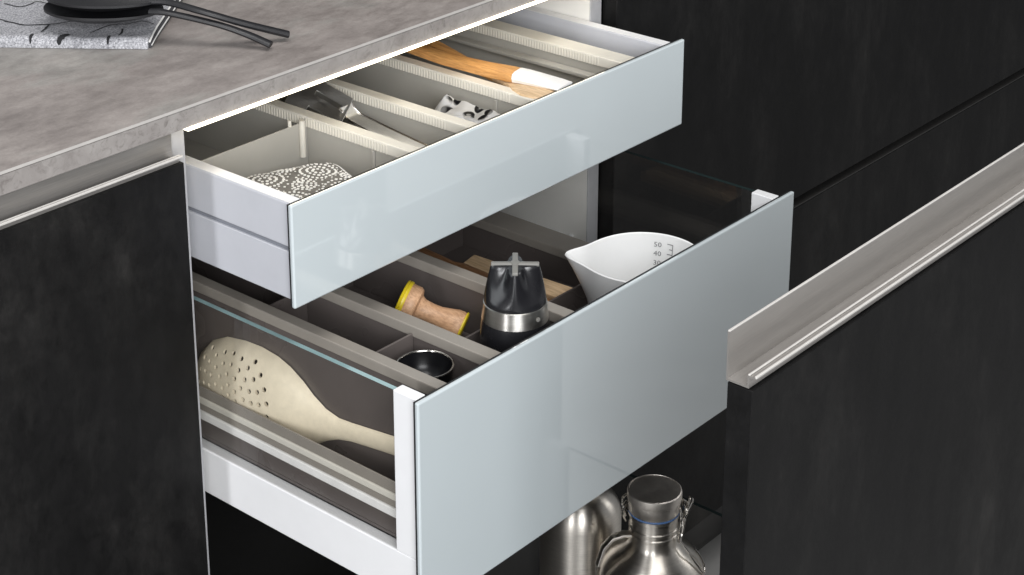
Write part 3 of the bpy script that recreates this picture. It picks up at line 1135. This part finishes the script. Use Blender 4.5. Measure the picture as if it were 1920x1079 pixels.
# wooden server and pale block
wv = thing('wooden_server', 'long brown wooden server lying in the right compartment of the deep drawer', 'server', (0.38, 0.0, 0.562))
b = bmesh.new()
flat_loft(b, [((0.3700, 0.1000, 0.6000), 0.0085, 1), ((0.3690, 0.0500, 0.5975), 0.0090, 1), ((0.3680, 0.0300, 0.5965), 0.0095, 1), ((0.3665, 0.0220, 0.5960), 0.0160, 1), ((0.3670, -0.0300, 0.5940), 0.0165, 1), ((0.3680, -0.0800, 0.5920), 0.0165, 1), ((0.3685, -0.1080, 0.5905), 0.0165, 0.9)], 0.0050, 14)
obj('blade', b, M['wood3'], wv)
wb = thing('wooden_block', 'narrow pale beech block lying beside the brown wooden server', 'wood block', (0.42, 0.0, 0.562))
b = bmesh.new()
n0 = set(b.verts)
box(b, (-0.0115, -0.0660, -0.0060), (0.0115, 0.0680, 0.0060), 0.0014, 0, 2)
for v in b.verts:
    v.co = Matrix.Rotation(R(3), 3, 'Z') @ Matrix.Rotation(R(-8), 3, 'Y') @ v.co + Vector((0.3960, -0.0420, 0.5930))
obj('block', b, M['wood2'], wb)

# egg cup
cx, cy, cz = 0.0985, -0.1850, 0.6710
ec = thing('black_cup', 'small round black cup with a bright steel rim', 'cup', (cx, cy, 0.5112))
b = bmesh.new()
prof = [(0.0, 0.645), (0.012, 0.6455), (0.0185, 0.6500), (0.0232, 0.6580), (0.0250, cz), (0.0238, cz), (0.0220, 0.6600), (0.0175, 0.6535), (0.0110, 0.6500), (0.0, 0.6490)]
lathe(b, prof, (cx, cy, 0), n=48)
lathe(b, [(0.0, 0.5112), (0.0180, 0.5112), (0.0180, 0.5200), (0.0080, 0.5300), (0.0075, 0.6451), (0.0, 0.6452)], (cx, cy, 0), n=32)
obj('bowl', b, M['cupblack'], ec)
b = bmesh.new()
tube(b, [(cx + 0.0246 * math.cos(2 * math.pi * k / 48), cy + 0.0246 * math.sin(2 * math.pi * k / 48), cz + 0.0004) for k in range(49)], 0.0010, 8)
obj('rim', b, M['wire'], ec)

# ------------------------------------------------------------------ steel bottles
def arc_prof(r0, z0, r1, z1, n=8, convex=True):
    out = []
    for k in range(n + 1):
        a = math.pi / 2 * k / n
        if convex:
            out.append((r1 + (r0 - r1) * math.cos(a), z0 + (z1 - z0) * math.sin(a)))
        else:
            out.append((r0 + (r1 - r0) * math.sin(a), z1 + (z0 - z1) * math.cos(a)))
    return out


bx_, by_ = 0.4270, -0.1980
g = thing('swing_top_bottle', 'squat brushed steel bottle with a swing-top lid and wire clasp', 'bottle', (bx_, by_, 0.118))
b = bmesh.new()
prof = [(0.0, 0.1182), (0.050, 0.1182), (0.0545, 0.1225), (0.0545, 0.2900)]
prof += [(0.0545 * math.cos(a) ** 0.85 * 1.0 if k else 0.0545, 0.2900 + 0.0460 * math.sin(a)) for k, a in enumerate([R(x) for x in (0, 10, 20, 30, 40, 48, 55)])]
prof += [(0.0290, 0.3325), (0.0262, 0.3350), (0.0252, 0.3390), (0.0250, 0.3450), (0.0258, 0.3460), (0.0258, 0.3482), (0.0249, 0.3492), (0.0249, 0.3520), (0.0258, 0.3530), (0.0258, 0.3552), (0.0249, 0.3562), (0.0249, 0.3660), (0.0262, 0.3672), (0.0262, 0.3700), (0.0, 0.3700)]
lathe(b, prof, (bx_, by_, 0), n=72)
body = obj('body', b, M['bottle'], g)
b = bmesh.new()
lathe(b, [(0.0235, 0.3701), (0.0262, 0.3704), (0.0266, 0.3714), (0.0262, 0.3724), (0.0235, 0.3727)], (bx_, by_, 0), n=56)
obj('seal', b, M['blue'], g)
b = bmesh.new()
lathe(b, [(0.0, 0.3728), (0.0262, 0.3728), (0.0268, 0.3738), (0.0268, 0.3830), (0.0276, 0.3838), (0.0276, 0.3868), (0.0283, 0.3876), (0.0283, 0.3940), (0.0279, 0.3956), (0.0268, 0.3964), (0.0264, 0.3964), (0.0262, 0.3958), (0.0255, 0.3958), (0.0, 0.3966)], (bx_, by_, 0), n=64)
obj('lid', b, M['lidsteel'], g)


def bp(deg, r, z):
    a = R(deg)
    return (bx_ + r * math.cos(a), by_ + r * math.sin(a), z)


# directions seen from the camera: right is about -50 deg, left about 130 deg, towards the camera about -140 deg
b = bmesh.new()
for sgn in (-1, 1):
    tube(b, smooth_path([bp(-68 + sgn * 13, 0.0290, 0.3830), bp(-68 + sgn * 13, 0.0310, 0.3740), bp(-70 + sgn * 14, 0.0315, 0.3620), bp(-72 + sgn * 12, 0.0300, 0.3470), bp(-72 + sgn * 6, 0.0285, 0.3420), bp(-72, 0.0290, 0.3405)], 6), 0.0014, 8)
    tube(b, smooth_path([bp(-60 + sgn * 7, 0.0310, 0.3640), bp(-52 + sgn * 8, 0.0350, 0.3740), bp(-44 + sgn * 8, 0.0390, 0.3810)], 6), 0.0013, 8)
tube(b, smooth_path([bp(-52, 0.0385, 0.3812), bp(-44, 0.0395, 0.3822), bp(-36, 0.0385, 0.3812)], 4), 0.0014, 8)
tube(b, smooth_path([bp(-78, 0.0300, 0.3700), bp(-66, 0.0320, 0.3650), bp(-50, 0.0310, 0.3600), bp(-40, 0.0300, 0.3520)], 6), 0.0015, 8)
tube(b, smooth_path([bp(-58, 0.0290, 0.3860), bp(-50, 0.0340, 0.3790), bp(-44, 0.0330, 0.3660), bp(-48, 0.0300, 0.3540), bp(-56, 0.0280, 0.3480)], 6), 0.0014, 8)
obj('clasp', b, M['wire'], g)
b = bmesh.new()
for sgn in (-1, 1):
    tube(b, smooth_path([bp(128 + sgn * 12, 0.0290, 0.3850), bp(128 + sgn * 14, 0.0330, 0.3790), bp(128 + sgn * 12, 0.0330, 0.3690), bp(128 + sgn * 8, 0.0295, 0.3600)], 6), 0.0014, 8)
tube(b, [bp(115, 0.0270, 0.3730), bp(128, 0.0300, 0.3735), bp(141, 0.0270, 0.3730)], 0.0014, 8)
obj('hinge', b, M['wire'], g)
# wire bail lying on the shoulder
b = bmesh.new()
tube(b, smooth_path([bp(-72, 0.0285, 0.3415), bp(-76, 0.0380, 0.3330), bp(-74, 0.0470, 0.3200), bp(-68, 0.0530, 0.3080), bp(-60, 0.0545, 0.3020), bp(-55, 0.0535, 0.3080), bp(-54, 0.0490, 0.3180), bp(-55, 0.0430, 0.3270)], 6), 0.0010, 8)
obj('wire_bail', b, M['wire'], g)
# flat carrying handle on the left of the shoulder
b = bmesh.new()
flat_loft(b, [(bp(150, 0.0250, 0.3475), 0.0052, 1), (bp(146, 0.0330, 0.3480), 0.0052, 1), (bp(143, 0.0440, 0.3440), 0.0052, 1), (bp(142, 0.0530, 0.3330), 0.0052, 1), (bp(142, 0.0590, 0.3130), 0.0050, 1), (bp(142, 0.0600, 0.2700), 0.0050, 1), (bp(142, 0.0580, 0.2300), 0.0050, 1), (bp(142, 0.0540, 0.2200), 0.0050, 1)], 0.0020, 12)
obj('handle', b, M['bottle'], g)

b2x, b2y = 0.4370, -0.0950
g2 = thing('steel_flask', 'slim brushed steel bottle half hidden under the deep drawer front', 'bottle', (b2x, b2y, 0.118))
b = bmesh.new()
prof = [(0.0, 0.1182), (0.039, 0.1182), (0.0438, 0.1225), (0.0438, 0.3180)]
prof += [(0.0438 - 0.0230 * (1 - math.cos(R(x))), 0.3180 + 0.0300 * math.sin(R(x))) for x in range(10, 91, 10)]
prof += [(0.0190, 0.3520), (0.0185, 0.3650), (0.0, 0.3650)]
lathe(b, prof, (b2x, b2y, 0), n=72)
obj('body', b, M['bottle'], g2)
b = bmesh.new()
lathe(b, [(0.0, 0.3652), (0.0205, 0.3652), (0.0210, 0.3665), (0.0210, 0.3820), (0.0195, 0.3840), (0.0, 0.3842)], (b2x, b2y, 0), n=48)
obj('lid', b, M['bottle'], g2)

# ------------------------------------------------------------------ on the worktop
# folded towel: two folded layers with a rounded front fold
tw = thing('kitchen_towel', 'folded grey kitchen towel with black twig pattern on the worktop', 'towel', (-0.05, 0.25, ZT))
O = Vector((0.0600, 0.1170, ZT))            # front right corner on the worktop
f1 = Vector((-0.6200, 0.7850, 0)).normalized()   # along the front fold towards the left
f2 = Vector((0.7850, 0.6200, 0)).normalized()    # away from the camera


def tp(s, t):
    p = O + f1 * s + f2 * t
    return p


def th(s, t):
    """height of the cloth top over the worktop"""
    e = min(1, max(0, t / 0.0065))
    h = 0.0098 * (1 - (1 - e) ** 2.2) ** 0.5
    h += (0.0016 * noise.noise(Vector((s * 22, t * 26, 0.5))) + 0.0007 * noise.noise(Vector((s * 70, t * 70, 2.5)))) * e
    r = min(1, max(0, s / 0.010))
    return h * (0.86 + 0.14 * r)


b = bmesh.new()
NS, NT_ = 70, 48
tv = [[None] * (NT_ + 1) for _ in range(NS + 1)]
for i in range(NS + 1):
    for j in range(NT_ + 1):
        s = 0.42 * i / NS
        t = 0.22 * (j / NT_) ** 1.6
        p = tp(s, t)
        tv[i][j] = b.verts.new((p.x, p.y, ZT + 0.0004 + th(s, t)))
for i in range(NS):
    for j in range(NT_):
        b.faces.new((tv[i][j], tv[i][j + 1], tv[i + 1][j + 1], tv[i + 1][j]))
bot = [b.verts.new((*tp(s, t).xy, ZT + 0.0004)) for s, t in ((0, 0.004), (0.42, 0.004), (0.42, 0.22), (0, 0.22))]
edge_r = [tv[0][j] for j in range(NT_ + 1)]
b.faces.new(edge_r + [bot[3], bot[0]])
b.faces.new([tv[i][0] for i in range(NS, -1, -1)] + [bot[0], bot[1]])
bmesh.ops.recalc_face_normals(b, faces=b.faces[:])
obj('cloth', b, M['towel'], tw, True)
b = bmesh.new()
for zz, oo in ((0.0026, 0.0008), (0.0058, 0.0004)):
    tube(b, [(*tp(-0.0004 - oo, 0.004 + 0.21 * k / 12).xy, ZT + zz * (0.6 + 0.4 * min(1, k / 1.5))) for k in range(13)], 0.0017, 8)
obj('hem', b, M['hem'], tw)
b = bmesh.new()
for zz, oo in ((0.0042, 0.0016), (0.0096, 0.0002)):
    tube(b, [(*tp(-0.0006 - oo, 0.005 + 0.20 * k / 12).xy, ZT + zz * (0.62 + 0.38 * min(1, k / 1.5))) for k in range(13)], 0.0009, 6)
obj('hem_stitch', b, M['silicone'], tw)
b = bmesh.new()


def twig(pts, w):
    """print laid on the cloth, a ribbon of varying width"""
    path = smooth_path([(s, t, 0) for s, t in pts], 8)
    prev = None
    for i, p in enumerate(path):
        d = (path[min(i + 1, len(path) - 1)] - path[max(i - 1, 0)]).normalized()
        nn = Vector((-d.y, d.x, 0))
        ww = w * (0.55 + 0.45 * math.sin(3.1 * i / len(path) + 0.4)) * random.uniform(0.8, 1.2)
        q = []
        for sg in (-1, 0, 1):
            c = p + nn * ww * sg
            c.y = max(0.0002, c.y)
            c.x = max(0.0006, c.x)
            base = tp(c.x, c.y)
            q.append(b.verts.new((base.x, base.y - (0.0003 if c.y < 0.006 else 0), ZT + 0.0009 + th(c.x, c.y))))
        if prev:
            b.faces.new((prev[0], prev[1], q[1], q[0]))
            b.faces.new((prev[1], prev[2], q[2], q[1]))
        prev = q


twig([(0.1606, 0.0993), (0.1442, 0.0909), (0.1349, 0.0972), (0.1306, 0.1054), (0.1187, 0.0993)], 0.0009)
twig([(0.1187, 0.0993), (0.1, 0.082), (0.0799, 0.0609), (0.0673, 0.04)], 0.0013)
twig([(0.1451, 0.0471), (0.124, 0.0366), (0.1003, 0.0354), (0.0859, 0.0422), (0.0735, 0.0505)], 0.0011)
twig([(0.0996, 0.0347), (0.0993, 0.0222), (0.101, 0.0125)], 0.0012)
twig([(0.057, 0.0168), (0.05, 0.0281), (0.039, 0.0382), (0.026, 0.0401), (0.0154, 0.049), (0.0023, 0.0423)], 0.0009)
twig([(0.0285, 0.0261), (0.0269, 0.0152), (0.028, 0.0069)], 0.001)
twig([(0.1070, 0.0090), (0.1080, 0.0040), (0.1080, 0.0004)], 0.0016)
twig([(0.0740, 0.0110), (0.0790, 0.0045), (0.0830, 0.0004)], 0.0028)
twig([(0.0360, 0.0085), (0.0368, 0.0040), (0.0368, 0.0004)], 0.0014)
twig([(0.2300, 0.0600), (0.1900, 0.0450), (0.1560, 0.0520), (0.1411, 0.0471)], 0.0012)
obj('twig_print', b, M['printblack'], tw)


def server(label, pts, rads, bowl_c, bowl_dir, bl, bw, flat=0.62):
    s = thing('salad_server', label, 'spoon', (pts[-1][0], pts[-1][1], ZT), 'pair of black salad servers')
    b = bmesh.new()
    path = smooth_path(pts, 6)
    n = len(path)
    rr = [interp([i / (len(rads) - 1) for i in range(len(rads))], rads, k / (n - 1)) for k in range(n)]
    tube(b, path, rr, 12, flat=flat)
    obj('handle', b, M['blackplast'], s)
    b = bmesh.new()
    d = Vector(bowl_dir).normalized()
    sd = d.cross(Vector((0, 0, 1))).normalized()
    up = sd.cross(d).normalized()
    NU, NV = 12, 36
    c = Vector(bowl_c)
    sheets = []
    for lay, dp in ((0, 0.0), (1, -0.0022)):
        rows = []
        for i in range(NU + 1):
            r = i / NU
            row = []
            for k in range(NV):
                a = 2 * math.pi * k / NV
                e = bl * (1.0 + 0.12 * math.cos(a))
                p = c + d * (math.cos(a) * r * e) + sd * (math.sin(a) * r * bw) + up * (-0.0110 * (1 - r ** 2.2) + dp)
                row.append(b.verts.new(p))
            rows.append(row)
        sheets.append(rows)
    for li, rows in enumerate(sheets):
        for p, q in zip(rows, rows[1:]):
            for k in range(NV):
                f = (p[k], q[k], q[(k + 1) % NV], p[(k + 1) % NV])
                b.faces.new(f if li == 0 else f[::-1])
    for k in range(NV):
        b.faces.new((sheets[0][-1][k], sheets[1][-1][k], sheets[1][-1][(k + 1) % NV], sheets[0][-1][(k + 1) % NV]))
    bmesh.ops.remove_doubles(b, verts=b.verts[:], dist=1e-6)
    bmesh.ops.recalc_face_normals(b, faces=b.faces[:])
    obj('bowl', b, M['blackplast'], s, True)
    return s


server('lower black salad server whose handle tip lies nearest the worktop edge', [(0.0690, 0.1220, 0.9330), (0.0780, 0.1080, 0.9325), (0.1040, 0.0730, 0.9230), (0.1220, 0.0506, 0.9130), (0.1316, 0.0306, 0.9052)], [0.0048, 0.0044, 0.0044, 0.0048, 0.0050], (0.0480, 0.1720, 0.9330), (0.52, -0.85, 0.0), 0.0560, 0.0360)
server('upper black salad server whose handle ends farther from the worktop edge', [(0.0750, 0.1280, 0.9400), (0.0850, 0.1130, 0.9395), (0.0980, 0.0800, 0.9340), (0.1240, 0.0590, 0.9215), (0.1600, 0.0380, 0.9062)], [0.0052, 0.0048, 0.0046, 0.0052, 0.0054], (0.0560, 0.1790, 0.9410), (0.52, -0.85, 0.0), 0.0560, 0.0360)
